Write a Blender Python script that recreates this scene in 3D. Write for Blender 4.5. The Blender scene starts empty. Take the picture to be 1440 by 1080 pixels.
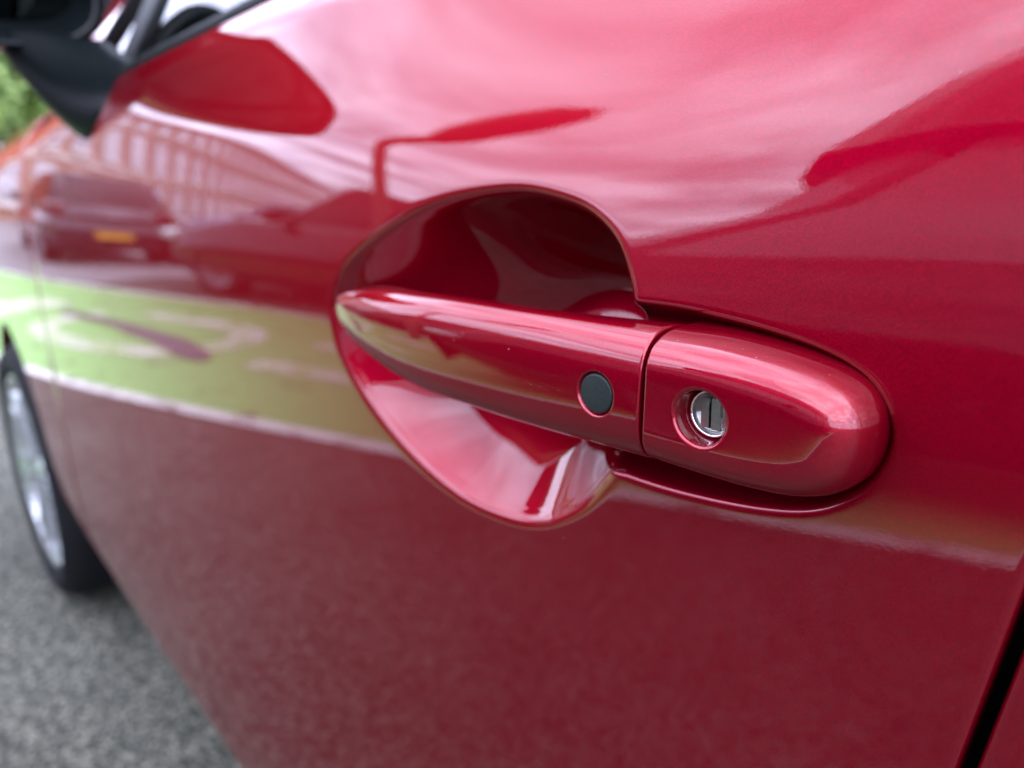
import bpy, bmesh, math, random
import numpy as np
from mathutils import Vector, Matrix
random.seed(7); RNG = np.random.default_rng(7)
sc = bpy.context.scene
R_ = math.radians

# ------------------------------------------------------------------ camera, sky, sun, exposure
cam_d = bpy.data.cameras.new('camera'); cam = bpy.data.objects.new('camera', cam_d); sc.collection.objects.link(cam)
sc.camera = cam
cam_d.sensor_width = 36; cam_d.lens = 36 * 998 / 1440
cam_d.clip_start = .01; cam_d.clip_end = 2000
cam.location = (0, 0, .945)
A, P = R_(43), R_(16.2)
cam.rotation_euler = Vector((-math.cos(A) * math.cos(P), math.sin(A) * math.cos(P), -math.sin(P))).to_track_quat('-Z', 'Y').to_euler()
cam_d.dof.use_dof = True; cam_d.dof.focus_distance = .215; cam_d.dof.aperture_fstop = 6.2

world = bpy.data.worlds.new('World'); sc.world = world; world.use_nodes = True
SUN_EL, SUN_AZ = R_(48), R_(128)          # azimuth measured clockwise from +Y
def build_world():
    nt = world.node_tree; nt.nodes.clear(); N = nt.nodes.new; L = nt.links.new
    out = N('ShaderNodeOutputWorld'); bg = N('ShaderNodeBackground'); bg.inputs['Strength'].default_value = .12
    sky = N('ShaderNodeTexSky'); sky.sky_type = 'NISHITA'; sky.sun_disc = False
    sky.sun_elevation = SUN_EL; sky.sun_rotation = SUN_AZ; sky.dust_density = 2
    tc = N('ShaderNodeTexCoord')
    # clouds laid on a plane above the place: direction divided by its height
    sep = N('ShaderNodeSeparateXYZ'); L(tc.outputs['Generated'], sep.inputs[0])
    mx = N('ShaderNodeMath'); mx.operation = 'MAXIMUM'; mx.inputs[1].default_value = .04; L(sep.outputs[2], mx.inputs[0])
    ad = N('ShaderNodeMath'); ad.operation = 'ADD'; ad.inputs[1].default_value = .12; L(mx.outputs[0], ad.inputs[0])
    dx = N('ShaderNodeMath'); dx.operation = 'DIVIDE'; L(sep.outputs[0], dx.inputs[0]); L(ad.outputs[0], dx.inputs[1])
    dy = N('ShaderNodeMath'); dy.operation = 'DIVIDE'; L(sep.outputs[1], dy.inputs[0]); L(ad.outputs[0], dy.inputs[1])
    cmb = N('ShaderNodeCombineXYZ'); L(dx.outputs[0], cmb.inputs[0]); L(dy.outputs[0], cmb.inputs[1])
    no = N('ShaderNodeTexNoise'); no.inputs['Scale'].default_value = 1.5; no.inputs['Detail'].default_value = 7; no.inputs['Roughness'].default_value = .55
    L(cmb.outputs[0], no.inputs['Vector'])
    r1 = N('ShaderNodeValToRGB'); r1.color_ramp.elements[0].position = .33; r1.color_ramp.elements[1].position = .52
    r1.color_ramp.elements[0].color = (.62, .62, .62, 1); r1.color_ramp.elements[1].color = (1, 1, 1, 1)
    L(no.outputs['Fac'], r1.inputs[0])
    no2 = N('ShaderNodeTexNoise'); no2.inputs['Scale'].default_value = 2.0; no2.inputs['Detail'].default_value = 6
    mp = N('ShaderNodeMapping'); mp.inputs['Location'].default_value = (5.2, 3.1, 0); L(cmb.outputs[0], mp.inputs[0]); L(mp.outputs[0], no2.inputs['Vector'])
    r2 = N('ShaderNodeValToRGB'); r2.color_ramp.elements[0].position = .38; r2.color_ramp.elements[1].position = .64
    r2.color_ramp.elements[0].color = (27, 29, 41, 1); r2.color_ramp.elements[1].color = (55, 57.5, 76, 1)
    L(no2.outputs['Fac'], r2.inputs[0])
    mix = N('ShaderNodeMix'); mix.data_type = 'RGBA'
    L(r1.outputs[0], mix.inputs['Factor']); L(sky.outputs[0], mix.inputs['A']); L(r2.outputs[0], mix.inputs['B'])
    L(mix.outputs['Result'], bg.inputs['Color']); L(bg.outputs[0], out.inputs[0])
build_world()
sun_d = bpy.data.lights.new('sun', 'SUN'); sun = bpy.data.objects.new('sun', sun_d); sc.collection.objects.link(sun)
sun_d.energy = 1.5; sun_d.angle = R_(75); sun_d.color = (1, .96, .9)
sd = Vector((math.sin(SUN_AZ) * math.cos(SUN_EL), math.cos(SUN_AZ) * math.cos(SUN_EL), math.sin(SUN_EL)))
sun.rotation_euler = sd.to_track_quat('Z', 'Y').to_euler()
vs = sc.view_settings; vs.view_transform = 'Standard'; vs.look = 'None'; vs.gamma = 1; vs.exposure = .1
vs.use_curve_mapping = False

# ------------------------------------------------------------------ helpers
def link(o, parent=None):
    sc.collection.objects.link(o)
    if parent is not None: o.parent = parent
    return o
def tag(o, label=None, cat=None, group=None, kind=None):
    if label: o['label'] = label
    if cat: o['category'] = cat
    if group: o['group'] = group
    if kind: o['kind'] = kind
    return o
def empty(name, loc=(0, 0, 0), rz=0):
    o = bpy.data.objects.new(name, None); o.location = loc; o.rotation_euler = (0, 0, rz); o.empty_display_size = .1
    return link(o)
def mesh_obj(name, verts, faces, mat, parent=None, smooth=True):
    me = bpy.data.meshes.new(name)
    me.from_pydata([tuple(map(float, v)) for v in verts], [], faces)
    me.update()
    if smooth: me.polygons.foreach_set('use_smooth', [True] * len(me.polygons))
    o = bpy.data.objects.new(name, me)
    if mat: me.materials.append(mat)
    return link(o, parent)
def grid_faces(nu, nv, close_u=False, flip=False, off=0):
    iu = np.arange(nu if close_u else nu - 1); iv = np.arange(nv - 1)
    I, J = np.meshgrid(iu, iv, indexing='ij'); I2 = (I + 1) % nu
    q = np.stack([I * nv + J, I2 * nv + J, I2 * nv + J + 1, I * nv + J + 1], -1).reshape(-1, 4) + off
    return q[:, ::-1] if flip else q
def np_mesh(name, V, Q, mat, parent=None, smooth=True):
    V = np.asarray(V, np.float32).reshape(-1, 3); Q = np.asarray(Q, np.int32)
    me = bpy.data.meshes.new(name)
    me.vertices.add(len(V)); me.vertices.foreach_set('co', V.ravel())
    me.loops.add(Q.size); me.loops.foreach_set('vertex_index', Q.ravel())
    me.polygons.add(len(Q)); me.polygons.foreach_set('loop_start', np.arange(0, Q.size, Q.shape[1]))
    me.polygons.foreach_set('use_smooth', np.full(len(Q), smooth))
    me.update(calc_edges=True); me.validate()
    o = bpy.data.objects.new(name, me)
    if mat: me.materials.append(mat)
    return link(o, parent)
def bm_obj(name, bm, mat, parent=None, smooth=False):
    me = bpy.data.meshes.new(name); bm.to_mesh(me); bm.free()
    if smooth: me.polygons.foreach_set('use_smooth', [True] * len(me.polygons))
    o = bpy.data.objects.new(name, me)
    if mat: me.materials.append(mat)
    return link(o, parent)
def add_box(bm, c, s, rz=0):
    M = Matrix.Translation(c) @ Matrix.Rotation(rz, 4, 'Z') @ Matrix.Diagonal((s[0], s[1], s[2], 1))
    bmesh.ops.create_cube(bm, size=1, matrix=M)
def box(name, c, s, mat, parent=None, bevel=0, rz=0):
    bm = bmesh.new(); add_box(bm, c, s, rz)
    if bevel: bmesh.ops.bevel(bm, geom=bm.edges[:], offset=bevel, segments=2, affect='EDGES', profile=.5)
    return bm_obj(name, bm, mat, parent, smooth=False)
def sm(a, b, x):
    t = np.clip((np.asarray(x, float) - a) / (b - a), 0, 1); return t * t * (3 - 2 * t)
def catmull(pts, n=16, closed=True):
    P_ = np.array(pts, float); m = len(P_); out = []
    for i in range(m if closed else m - 1):
        p0, p1, p2, p3 = (P_[(i - 1) % m], P_[i], P_[(i + 1) % m], P_[(i + 2) % m]) if closed else (P_[max(i - 1, 0)], P_[i], P_[i + 1], P_[min(i + 2, m - 1)])
        t = np.linspace(0, 1, n, endpoint=False)[:, None]
        out.append(.5 * (2 * p1 + (p2 - p0) * t + (2 * p0 - 5 * p1 + 4 * p2 - p3) * t ** 2 + (3 * p1 - p0 - 3 * p2 + p3) * t ** 3))
    out = np.vstack(out)
    return out if closed else np.vstack([out, P_[-1]])
def cspline(x, xs, ys):
    """smooth interpolation through (xs, ys)"""
    pts = catmull(np.stack([xs, ys], 1), 24, closed=False)
    return np.interp(x, pts[:, 0], pts[:, 1])
def poly_dist(X, Z, poly, closed=True):
    """signed distance (inside positive) to a polygon, or plain distance to an open line"""
    D = np.full(X.shape, 1e9); inside = np.zeros(X.shape, bool); m = len(poly)
    for i in range(m if closed else m - 1):
        a = poly[i]; b = poly[(i + 1) % m]; d = b - a; l2 = d @ d
        if l2 < 1e-18: continue
        t = np.clip(((X - a[0]) * d[0] + (Z - a[1]) * d[1]) / l2, 0, 1)
        D = np.minimum(D, (X - a[0] - t * d[0]) ** 2 + (Z - a[1] - t * d[1]) ** 2)
        if closed:
            c = ((a[1] > Z) != (b[1] > Z))
            if abs(d[1]) > 1e-12: inside ^= c & (X < d[0] * (Z - a[1]) / d[1] + a[0])
    D = np.sqrt(D)
    return np.where(inside, D, -D) if closed else D
def blur(F, s):
    if s <= 0: return F
    k = np.exp(-.5 * (np.arange(-int(3 * s) - 1, int(3 * s) + 2) / s) ** 2); k /= k.sum(); h = len(k) // 2
    for ax in (0, 1):
        Fp = np.pad(F, [(h, h) if a == ax else (0, 0) for a in (0, 1)], mode='edge')
        F = np.apply_along_axis(lambda v: np.convolve(v, k, 'valid'), ax, Fp)
    return F

# ------------------------------------------------------------------ materials
def new_mat(name):
    m = bpy.data.materials.new(name); m.use_nodes = True
    return m, m.node_tree, m.node_tree.nodes['Principled BSDF']
def simple(name, col, rough=.5, metal=0, noise=0, nscale=40, bump=0, bscale=200, coat=0, spec=.5):
    m, nt, b = new_mat(name); N = nt.nodes.new; L = nt.links.new
    b.inputs['Base Color'].default_value = (*col, 1); b.inputs['Roughness'].default_value = rough; b.inputs['Metallic'].default_value = metal; b.inputs['Specular IOR Level'].default_value = spec
    b.inputs['Coat Weight'].default_value = coat; b.inputs['Coat Roughness'].default_value = .03
    tc = N('ShaderNodeTexCoord')
    if noise:
        n = N('ShaderNodeTexNoise'); n.inputs['Scale'].default_value = nscale; n.inputs['Detail'].default_value = 6
        L(tc.outputs['Object'], n.inputs['Vector'])
        mr = N('ShaderNodeMapRange'); mr.inputs['From Min'].default_value = .3; mr.inputs['From Max'].default_value = .7
        mr.inputs['To Min'].default_value = 1 - noise; mr.inputs['To Max'].default_value = 1 + noise
        L(n.outputs['Fac'], mr.inputs[0])
        mu = N('ShaderNodeVectorMath'); mu.operation = 'SCALE'; mu.inputs[0].default_value = col; L(mr.outputs[0], mu.inputs['Scale'])
        L(mu.outputs[0], b.inputs['Base Color'])
    if bump:
        n = N('ShaderNodeTexNoise'); n.inputs['Scale'].default_value = bscale; n.inputs['Detail'].default_value = 3
        L(tc.outputs['Object'], n.inputs['Vector'])
        bp = N('ShaderNodeBump'); bp.inputs['Strength'].default_value = 1; bp.inputs['Distance'].default_value = bump
        L(n.outputs['Fac'], bp.inputs['Height']); L(bp.outputs[0], b.inputs['Normal'])
    return m
def car_paint(name, col, metal=.6, rough=.42, ior=1.85, peel=1.3e-5, flakes=True):
    m, nt, b = new_mat(name); N = nt.nodes.new; L = nt.links.new
    b.inputs['Roughness'].default_value = rough; b.inputs['Metallic'].default_value = metal
    b.inputs['Specular IOR Level'].default_value = .05; b.inputs['Specular Tint'].default_value = (min(1, col[0] * 2), col[1], col[2], 1)
    b.inputs['Coat Weight'].default_value = 1; b.inputs['Coat IOR'].default_value = ior; b.inputs['Coat Roughness'].default_value = .012
    tc = N('ShaderNodeTexCoord')
    if flakes:
        v = N('ShaderNodeTexVoronoi'); v.inputs['Scale'].default_value = 3000; L(tc.outputs['Object'], v.inputs['Vector'])
        sp = N('ShaderNodeSeparateColor'); L(v.outputs['Color'], sp.inputs[0])
        mr = N('ShaderNodeMapRange'); mr.inputs['To Min'].default_value = .84; mr.inputs['To Max'].default_value = 1.16; L(sp.outputs[0], mr.inputs[0])
        mu = N('ShaderNodeVectorMath'); mu.operation = 'SCALE'; mu.inputs[0].default_value = col; L(mr.outputs[0], mu.inputs['Scale'])
        L(mu.outputs[0], b.inputs['Base Color'])
        # metal flakes lie at slightly different angles
        sb = N('ShaderNodeVectorMath'); sb.operation = 'SUBTRACT'; sb.inputs[1].default_value = (.5, .5, .5); L(v.outputs['Color'], sb.inputs[0])
        s2 = N('ShaderNodeVectorMath'); s2.operation = 'SCALE'; s2.inputs['Scale'].default_value = .13; L(sb.outputs[0], s2.inputs[0])
        g = N('ShaderNodeNewGeometry'); ad = N('ShaderNodeVectorMath'); L(g.outputs['Normal'], ad.inputs[0]); L(s2.outputs[0], ad.inputs[1])
        nm = N('ShaderNodeVectorMath'); nm.operation = 'NORMALIZE'; L(ad.outputs[0], nm.inputs[0]); L(nm.outputs[0], b.inputs['Normal'])
    else:
        b.inputs['Base Color'].default_value = (*col, 1)
    if peel:
        n = N('ShaderNodeTexNoise'); n.inputs['Scale'].default_value = 800; n.inputs['Detail'].default_value = 2; n.inputs['Roughness'].default_value = .4
        L(tc.outputs['Object'], n.inputs['Vector'])
        bp = N('ShaderNodeBump'); bp.inputs['Strength'].default_value = 1; bp.inputs['Distance'].default_value = peel
        L(n.outputs['Fac'], bp.inputs['Height']); L(bp.outputs[0], b.inputs['Coat Normal'])
    return m
PAINT = car_paint('red metallic paint', (.210, .0004, .0105), metal=.80, rough=.48, ior=1.52, peel=4.5e-6)
RUBBER = simple('black rubber', (.005, .006, .006), .6, bump=2e-5, bscale=900, spec=.1)
BLACKPL = simple('black plastic', (.003, .0045, .005), .42, bump=3e-5, bscale=1200, spec=.06)
GLOSSBLK = simple('gloss black plastic', (.002, .003, .0035), .14, coat=.05, spec=.18)
ZINC = simple('brushed zinc', (.36, .37, .35), .34, metal=1, noise=.12, nscale=600, bump=1e-5, bscale=1500)
CHROME = simple('chrome', (.75, .75, .76), .08, metal=1)
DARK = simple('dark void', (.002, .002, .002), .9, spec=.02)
ALLOY = simple('silver alloy', (.50, .52, .53), .22, metal=.85, coat=.7)
TYRE = simple('tyre rubber', (.007, .008, .009), .8, noise=.2, nscale=60, bump=2e-4, bscale=120, spec=.1)
TRIM = simple('dark trim', (.02, .021, .022), .6)
GREYINT = simple('cabin fabric', (.05, .05, .055), .9)
def glass_mat(name, tint=(.03, .035, .036)):
    m, nt, b = new_mat(name); N = nt.nodes.new; L = nt.links.new
    out = nt.nodes['Material Output']
    tr = N('ShaderNodeBsdfTransparent'); tr.inputs[0].default_value = (.32, .36, .35, 1)
    gl = N('ShaderNodeBsdfGlossy'); gl.inputs['Roughness'].default_value = .005; gl.inputs[0].default_value = (1, 1, 1, 1)
    fr = N('ShaderNodeFresnel'); fr.inputs['IOR'].default_value = 1.55
    mx = N('ShaderNodeMixShader'); L(fr.outputs[0], mx.inputs[0]); L(tr.outputs[0], mx.inputs[1]); L(gl.outputs[0], mx.inputs[2])
    L(mx.outputs[0], out.inputs[0]); nt.nodes.remove(b)
    return m
GLASS = glass_mat('window glass')

# ------------------------------------------------------------------ the ground
def ground_mats():
    m, nt, b = new_mat('asphalt'); N = nt.nodes.new; L = nt.links.new
    tc = N('ShaderNodeTexCoord')
    v = N('ShaderNodeTexVoronoi'); v.inputs['Scale'].default_value = 165; L(tc.outputs['Object'], v.inputs['Vector'])
    sp = N('ShaderNodeSeparateColor'); L(v.outputs['Color'], sp.inputs[0])
    cr = N('ShaderNodeValToRGB'); cr.color_ramp.elements[0].color = (.024, .027, .021, 1); cr.color_ramp.elements[1].color = (.20, .195, .155, 1)
    e = cr.color_ramp.elements.new(.55); e.color = (.054, .057, .046, 1)
    L(sp.outputs[0], cr.inputs[0])
    n = N('ShaderNodeTexNoise'); n.inputs['Scale'].default_value = 1.6; n.inputs['Detail'].default_value = 8; L(tc.outputs['Object'], n.inputs['Vector'])
    mr = N('ShaderNodeMapRange'); mr.inputs['From Min'].default_value = .3; mr.inputs['From Max'].default_value = .7; mr.inputs['To Min'].default_value = .75; mr.inputs['To Max'].default_value = 1.25
    L(n.outputs['Fac'], mr.inputs[0])
    mu = N('ShaderNodeVectorMath'); mu.operation = 'SCALE'; L(cr.outputs[0], mu.inputs[0]); L(mr.outputs[0], mu.inputs['Scale']); L(mu.outputs[0], b.inputs['Base Color'])
    b.inputs['Roughness'].default_value = .85; b.inputs['Specular IOR Level'].default_value = .12
    bp = N('ShaderNodeBump'); bp.inputs['Strength'].default_value = .9; bp.inputs['Distance'].default_value = .006
    L(v.outputs['Distance'], bp.inputs['Height']); bp.invert = True; L(bp.outputs[0], b.inputs['Normal'])
    def paint(name, col, thr, under=(.06, .055, .05)):
        m, nt, b = new_mat(name); N = nt.nodes.new; L = nt.links.new
        tc = N('ShaderNodeTexCoord'); n = N('ShaderNodeTexNoise'); n.inputs['Scale'].default_value = 5; n.inputs['Detail'].default_value = 9; n.inputs['Roughness'].default_value = .7
        L(tc.outputs['Object'], n.inputs['Vector'])
        cr = N('ShaderNodeValToRGB'); cr.color_ramp.elements[0].position = thr; cr.color_ramp.elements[1].position = thr + .10
        cr.color_ramp.elements[0].color = (*under, 1); cr.color_ramp.elements[1].color = (*col, 1)
        L(n.outputs['Fac'], cr.inputs[0]); L(cr.outputs[0], b.inputs['Base Color']); b.inputs['Roughness'].default_value = .7; b.inputs['Specular IOR Level'].default_value = .12
        v = N('ShaderNodeTexVoronoi'); v.inputs['Scale'].default_value = 85; L(tc.outputs['Object'], v.inputs['Vector'])
        bp = N('ShaderNodeBump'); bp.inputs['Strength'].default_value = .5; bp.inputs['Distance'].default_value = .004; bp.invert = True
        L(v.outputs['Distance'], bp.inputs['Height']); L(bp.outputs[0], b.inputs['Normal'])
        return m
    return m, paint('green bay paint', (.20, .37, .12), .33), paint('white line paint', (.58, .57, .53), .36), paint('worn white paint', (.46, .48, .38), .42, (.25, .38, .14))
ASPHALT, GREENP, WHITEP, WORNP = ground_mats()
def sheet(name, pts, z, mat, parent=None):
    return mesh_obj(name, [(x, y, z) for x, y in pts], [tuple(range(len(pts)))], mat, parent, smooth=False)
road = tag(sheet('road', [(-300, -300), (300, -300), (300, 300), (-300, 300)], 0, ASPHALT), kind='structure', label='grey speckled asphalt beside and under the red car')

# ------------------------------------------------------------------ body side of the red car
def crease_z(x): return np.interp(x, [-2.6, -1.6, -1.0, -.75, -.45, -.32, -.25, -.19, -.13, -.07, 0., .5, 1.6], [.86, .955, .995, .997, .975, .965, .952, .945, .956, .983, 1.0, 1.01, 1.0])
_cx = np.arange(-3.0, 2.2, .0005); _k = np.exp(-.5 * (np.arange(-240, 241) / 70.) ** 2); _k /= _k.sum()
_cz = np.convolve(np.pad(crease_z(_cx), 240, mode='edge'), _k, 'valid')          # crease height, smoothed
def surf(x, z):
    x = np.asarray(x, float); z = np.asarray(z, float)
    y = .195 + .012 * np.maximum(0, -.12 - x) ** 2 + .03 * np.maximum(0, x - .1) ** 2
    zc = np.interp(x, _cx, _cz)
    w = .0045 + .020 * sm(-.45, -.05, x); s = .20 + .08 * sm(-.42, -.1, x)
    y = y + s * w * np.logaddexp(0, (z - zc) / w)
    y = y + .018 * (z - .87)
    t = np.maximum(0, z - .86); q = np.maximum(0, t - .09); y = y + .42 * (t * t - q * q)
    t = np.maximum(0, z - (belt(x) - .024)); y = y + 7 * t * t
    t = np.maximum(0, .86 - z); y = y + .03 * t * t
    t = np.maximum(0, .50 - z); y = y + .35 * t ** 2.2
    y = y + .52 * .006 * np.logaddexp(0, (.345 - z) / .006)
    return y
def belt(x): return 1.053 + .05 * (np.asarray(x) + .46) - .012 * sm(-.9, -1.28, x)
def bottom(x): return .245 + 0 * np.asarray(x)

bowl = catmull([(-.3591, .8718), (-.3576, .8821), (-.3438, .8991), (-.3138, .9159), (-.265, .9334), (-.2174, .9401), (-.1861, .9362), (-.1686, .9293), (-.1575, .9189),
                (-.1500, .900), (-.1485, .875), (-.1520, .845), (-.1590, .8315), (-.1695, .8190), (-.1872, .8069), (-.2091, .8001), (-.2441, .7988), (-.2843, .8078), (-.3231, .8256), (-.3504, .8486)], 8)
recess = catmull([(-.175, .9015), (-.1482, .9030), (-.1282, .9033), (-.103, .9013), (-.0832, .8980), (-.0709, .8931), (-.0638, .8855), (-.0610, .8775), (-.0626, .8688),
                  (-.0684, .8600), (-.0796, .8516), (-.0974, .8462), (-.1234, .8424), (-.1479, .8412), (-.175, .842)], 8)
deep = catmull([(-.262, .868), (-.252, .893), (-.242, .912), (-.225, .925), (-.200, .930), (-.178, .922), (-.166, .908), (-.160, .890), (-.157, .872), (-.162, .860), (-.180, .852), (-.210, .850), (-.245, .857)], 8)
PS = .0004; PX = -.385 + PS * np.arange(876); PZ = .775 + PS * np.arange(476)
def build_pocket():
    X, Z = np.meshgrid(PX, PZ, indexing='ij')
    db = poly_dist(X, Z, bowl); dr = poly_dist(X, Z, recess); dd = poly_dist(X, Z, deep)
    t = np.clip(db / (.050 - .018 * sm(-.215, -.17, X) * sm(.855, .89, Z)), 0, 1)
    D = .034 * (1 - (1 - t) ** (1.5 + .9 * sm(.85, .90, Z)))
    D *= .62 + .38 * sm(-.330, -.235, X)                      # the front end is shallower: the handle is carried there
    D = blur(D, 5.6)
    E = .034 * sm(-.016, .034, dd); E = blur(E, 16.0)
    t = np.clip(dr / .0062, 0, 1); Rr = .011 * (1 - (1 - t) ** 1.8); Rr = blur(Rr, 3.2)
    h = .005                                                   # soft union of scoop and recess
    a = np.clip(.5 + .5 * (D - Rr) / h, 0, 1); U = Rr * (1 - a) + D * a + h * a * (1 - a) * np.minimum(1, np.maximum(D, Rr) / .004)
    return U + E * sm(0, .012, D)
PD = build_pocket()
def pocket(x, z):
    fx = np.clip((x - PX[0]) / PS, 0, len(PX) - 1.001); fz = np.clip((z - PZ[0]) / PS, 0, len(PZ) - 1.001)
    i = fx.astype(int); j = fz.astype(int); a = fx - i; b = fz - j
    return PD[i, j] * (1 - a) * (1 - b) + PD[i + 1, j] * a * (1 - b) + PD[i, j + 1] * (1 - a) * b + PD[i + 1, j + 1] * a * b

car = empty('red_car', (-.6, 1.0, 0)); CAR_INV = Matrix.Translation((.6, -1.0, 0))
tag(car, 'glossy metallic red hatchback whose door handle fills the picture', 'car')
def attach(o, parent=car):
    """keep world coordinates when parented to the car"""
    o.parent = parent; o.matrix_parent_inverse = CAR_INV if parent is car else Matrix.Identity(4)
    return o
def sub(o, parent):
    o.parent = parent; o.matrix_parent_inverse = parent.matrix_parent_inverse.inverted() @ Matrix.Identity(4) if False else Matrix.Identity(4)
    return o

def lean(z): return .098 * np.where(z > .785, z - .845, -.060 - .012 * (1 - np.exp((z - .785) / .012)))
def spaced(a, b, n): return np.linspace(a, b, n, endpoint=False)
def panel(name, xs, zn, zlo, zhi, pock=False, sw=None):
    """body skin with rolled edges; zn in 0..1 between zlo(x) and zhi(x), or absolute heights when zlo is None"""
    xs = np.asarray(xs); X = np.repeat(xs[:, None], len(zn), 1)
    if zlo is None:
        top = zn[-1]; Z0 = np.repeat(np.asarray(zn)[None], len(xs), 0)
        k = sm(.965, top, Z0) ; Z = Z0 + k * (zhi(X) - top)
    else:
        Z = zlo(X) + (zhi(X) - zlo(X)) * np.asarray(zn)[None]
    if sw is not None: X = X + sw(X) * lean(Z)
    Y = surf(X, Z)
    if pock: Y = Y + pocket(X, Z)
    G = np.stack([X, Y, Z], -1)
    r = .0022                                                  # rolled edge, then a flange behind it
    def edge(line, ox, oz):
        out = []
        for k in (1, 2, 3):
            an = k / 3 * math.pi / 2; l = line.copy(); l[:, 0] += ox * r * math.sin(an); l[:, 2] += oz * r * math.sin(an); l[:, 1] += r * (1 - math.cos(an)); out.append(l)
        l = out[-1].copy(); l[:, 1] += .014; out.append(l)
        return out
    ret_ = [o for o in edge(G[0], -1, 0)][::-1]; G = np.concatenate([np.stack(ret_), G, np.stack(edge(G[-1], 1, 0))], 0)
    lo = edge(G[:, 0], 0, -1)[::-1]; hi = edge(G[:, -1], 0, 1)
    G = np.concatenate([np.stack(lo, 1), G, np.stack(hi, 1)], 1)
    return attach(np_mesh(name, G, grid_faces(G.shape[0], G.shape[1]), PAINT))
SHUT_F, SHUT_R = -1.285, -.0262
xs = np.concatenate([spaced(SHUT_F + .0022, -.60, 50), spaced(-.60, PX[25], 70), PX[25:840], np.linspace(PX[839] + .0008, SHUT_R - .0022, 20)])
zs = np.concatenate([spaced(.247, .50, 36), spaced(.50, PZ[25], 50), PZ[25:451], spaced(PZ[450] + .0008, 1.005, 60), np.linspace(1.005, 1.05, 24)])
door = panel('front_door', xs, zs, None, belt, pock=True, sw=lambda x: sm(-.060, SHUT_R, x))
rear = panel('rear_door', np.linspace(-.0224 + .0022, .655, 110), np.linspace(0, 1, 140), bottom, belt, sw=lambda x: sm(.12, -.02, x))
WX, WZ, WR = -1.84, .300, .300
def arch(x, cx=WX):
    d = np.abs(np.asarray(x) - cx); ra = .345
    return np.where(d < ra, WZ + np.sqrt(np.maximum(0, ra * ra - d * d)), bottom(x)).clip(.245)
def ftop(x): return np.interp(x, [-2.45, -2.2, -1.9, -1.5, -1.28], [.78, .90, .985, 1.025, 1.03])
fx = np.concatenate([np.linspace(-2.44, WX - .346, 14), WX - .345 * np.cos(np.linspace(0, math.pi, 70)), np.linspace(WX + .346, SHUT_F - .0045, 14)])
fender = panel('front_fender', fx, np.linspace(0, 1, 90), arch, ftop)
# arch lip returning inward
an = np.linspace(-.15, math.pi + .15, 60)
lipx = WX + .345 * np.cos(an); lipz = np.maximum(WZ + .345 * np.sin(an), .25)
ly = surf(lipx, lipz)
attach(np_mesh('wheel_arch', np.stack([np.stack([lipx, ly + d, lipz], -1) for d in (.004, .02, .30)], 1), grid_faces(60, 3), DARK))
# sill and underbody
sx = np.linspace(-1.40, .66, 60); prof = [(.000, .243), (.012, .232), (.03, .215), (.06, .20), (.6, .20)]
attach(np_mesh('sill', np.stack([np.stack([sx, surf(sx, .245) + .006 + a, np.full_like(sx, b)], -1) for a, b in prof], 1), grid_faces(60, len(prof)), TRIM))
# dark jambs behind the shut lines
for x0 in (SHUT_R + .003, SHUT_F - .002):
    z_ = np.linspace(.25, 1.03, 30); y_ = surf(np.full(30, x0), z_) + .016
    attach(np_mesh('door_jamb', np.stack([np.stack([x0 + d + (lean(z_) if x0 > -1 else 0 * z_), y_, z_], -1) for d in (-.02, .02)], 1), grid_faces(30, 2), DARK))

# ------------------------------------------------------------------ door handle
GX0, GX1 = -.3450, -.1275
def smooth_knots(x, xs, ys, r):
    return sum(np.interp(x + d, xs, ys) * (1 - abs(d / r)) for d in np.linspace(-r, r, 61)) / sum(1 - abs(d / r) for d in np.linspace(-r, r, 61))
def grip_sec(x):
    u = np.maximum(np.asarray(x, float) - GX0, 1e-6)
    hz = .0221 * (1 - (1 - np.minimum(u / .15, 1)) ** 2.9) ** .58
    yf = .1935 - .0212 * (1 - (1 - np.minimum(u / .16, 1)) ** 3.2) ** .56 + .0006 * sm(.15, .2175, u)
    zc = smooth_knots(u, [-.05, 0, .03, .085, .15, .2175, .26], [.8808, .8800, .8768, .8748, .8760, .8778, .8788], .02)
    yb = smooth_knots(u, [0, .01, .025, .04, .07, .11, .17, .2175, .25], [.2000, .2080, .2120, .2090, .1985, .1945, .1950, .2050, .2080], .012)
    k = np.clip(u / .012, 0, 1); yb = yf + .0006 + (yb - yf) * np.sqrt(np.maximum(0, 1 - (1 - k) ** 2))
    return zc, hz, yf, yb
GN = 2.95
def sgnp(v, p): return np.sign(v) * np.abs(v) ** p
BTN = (-.1453, .8764, .0069)
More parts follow.
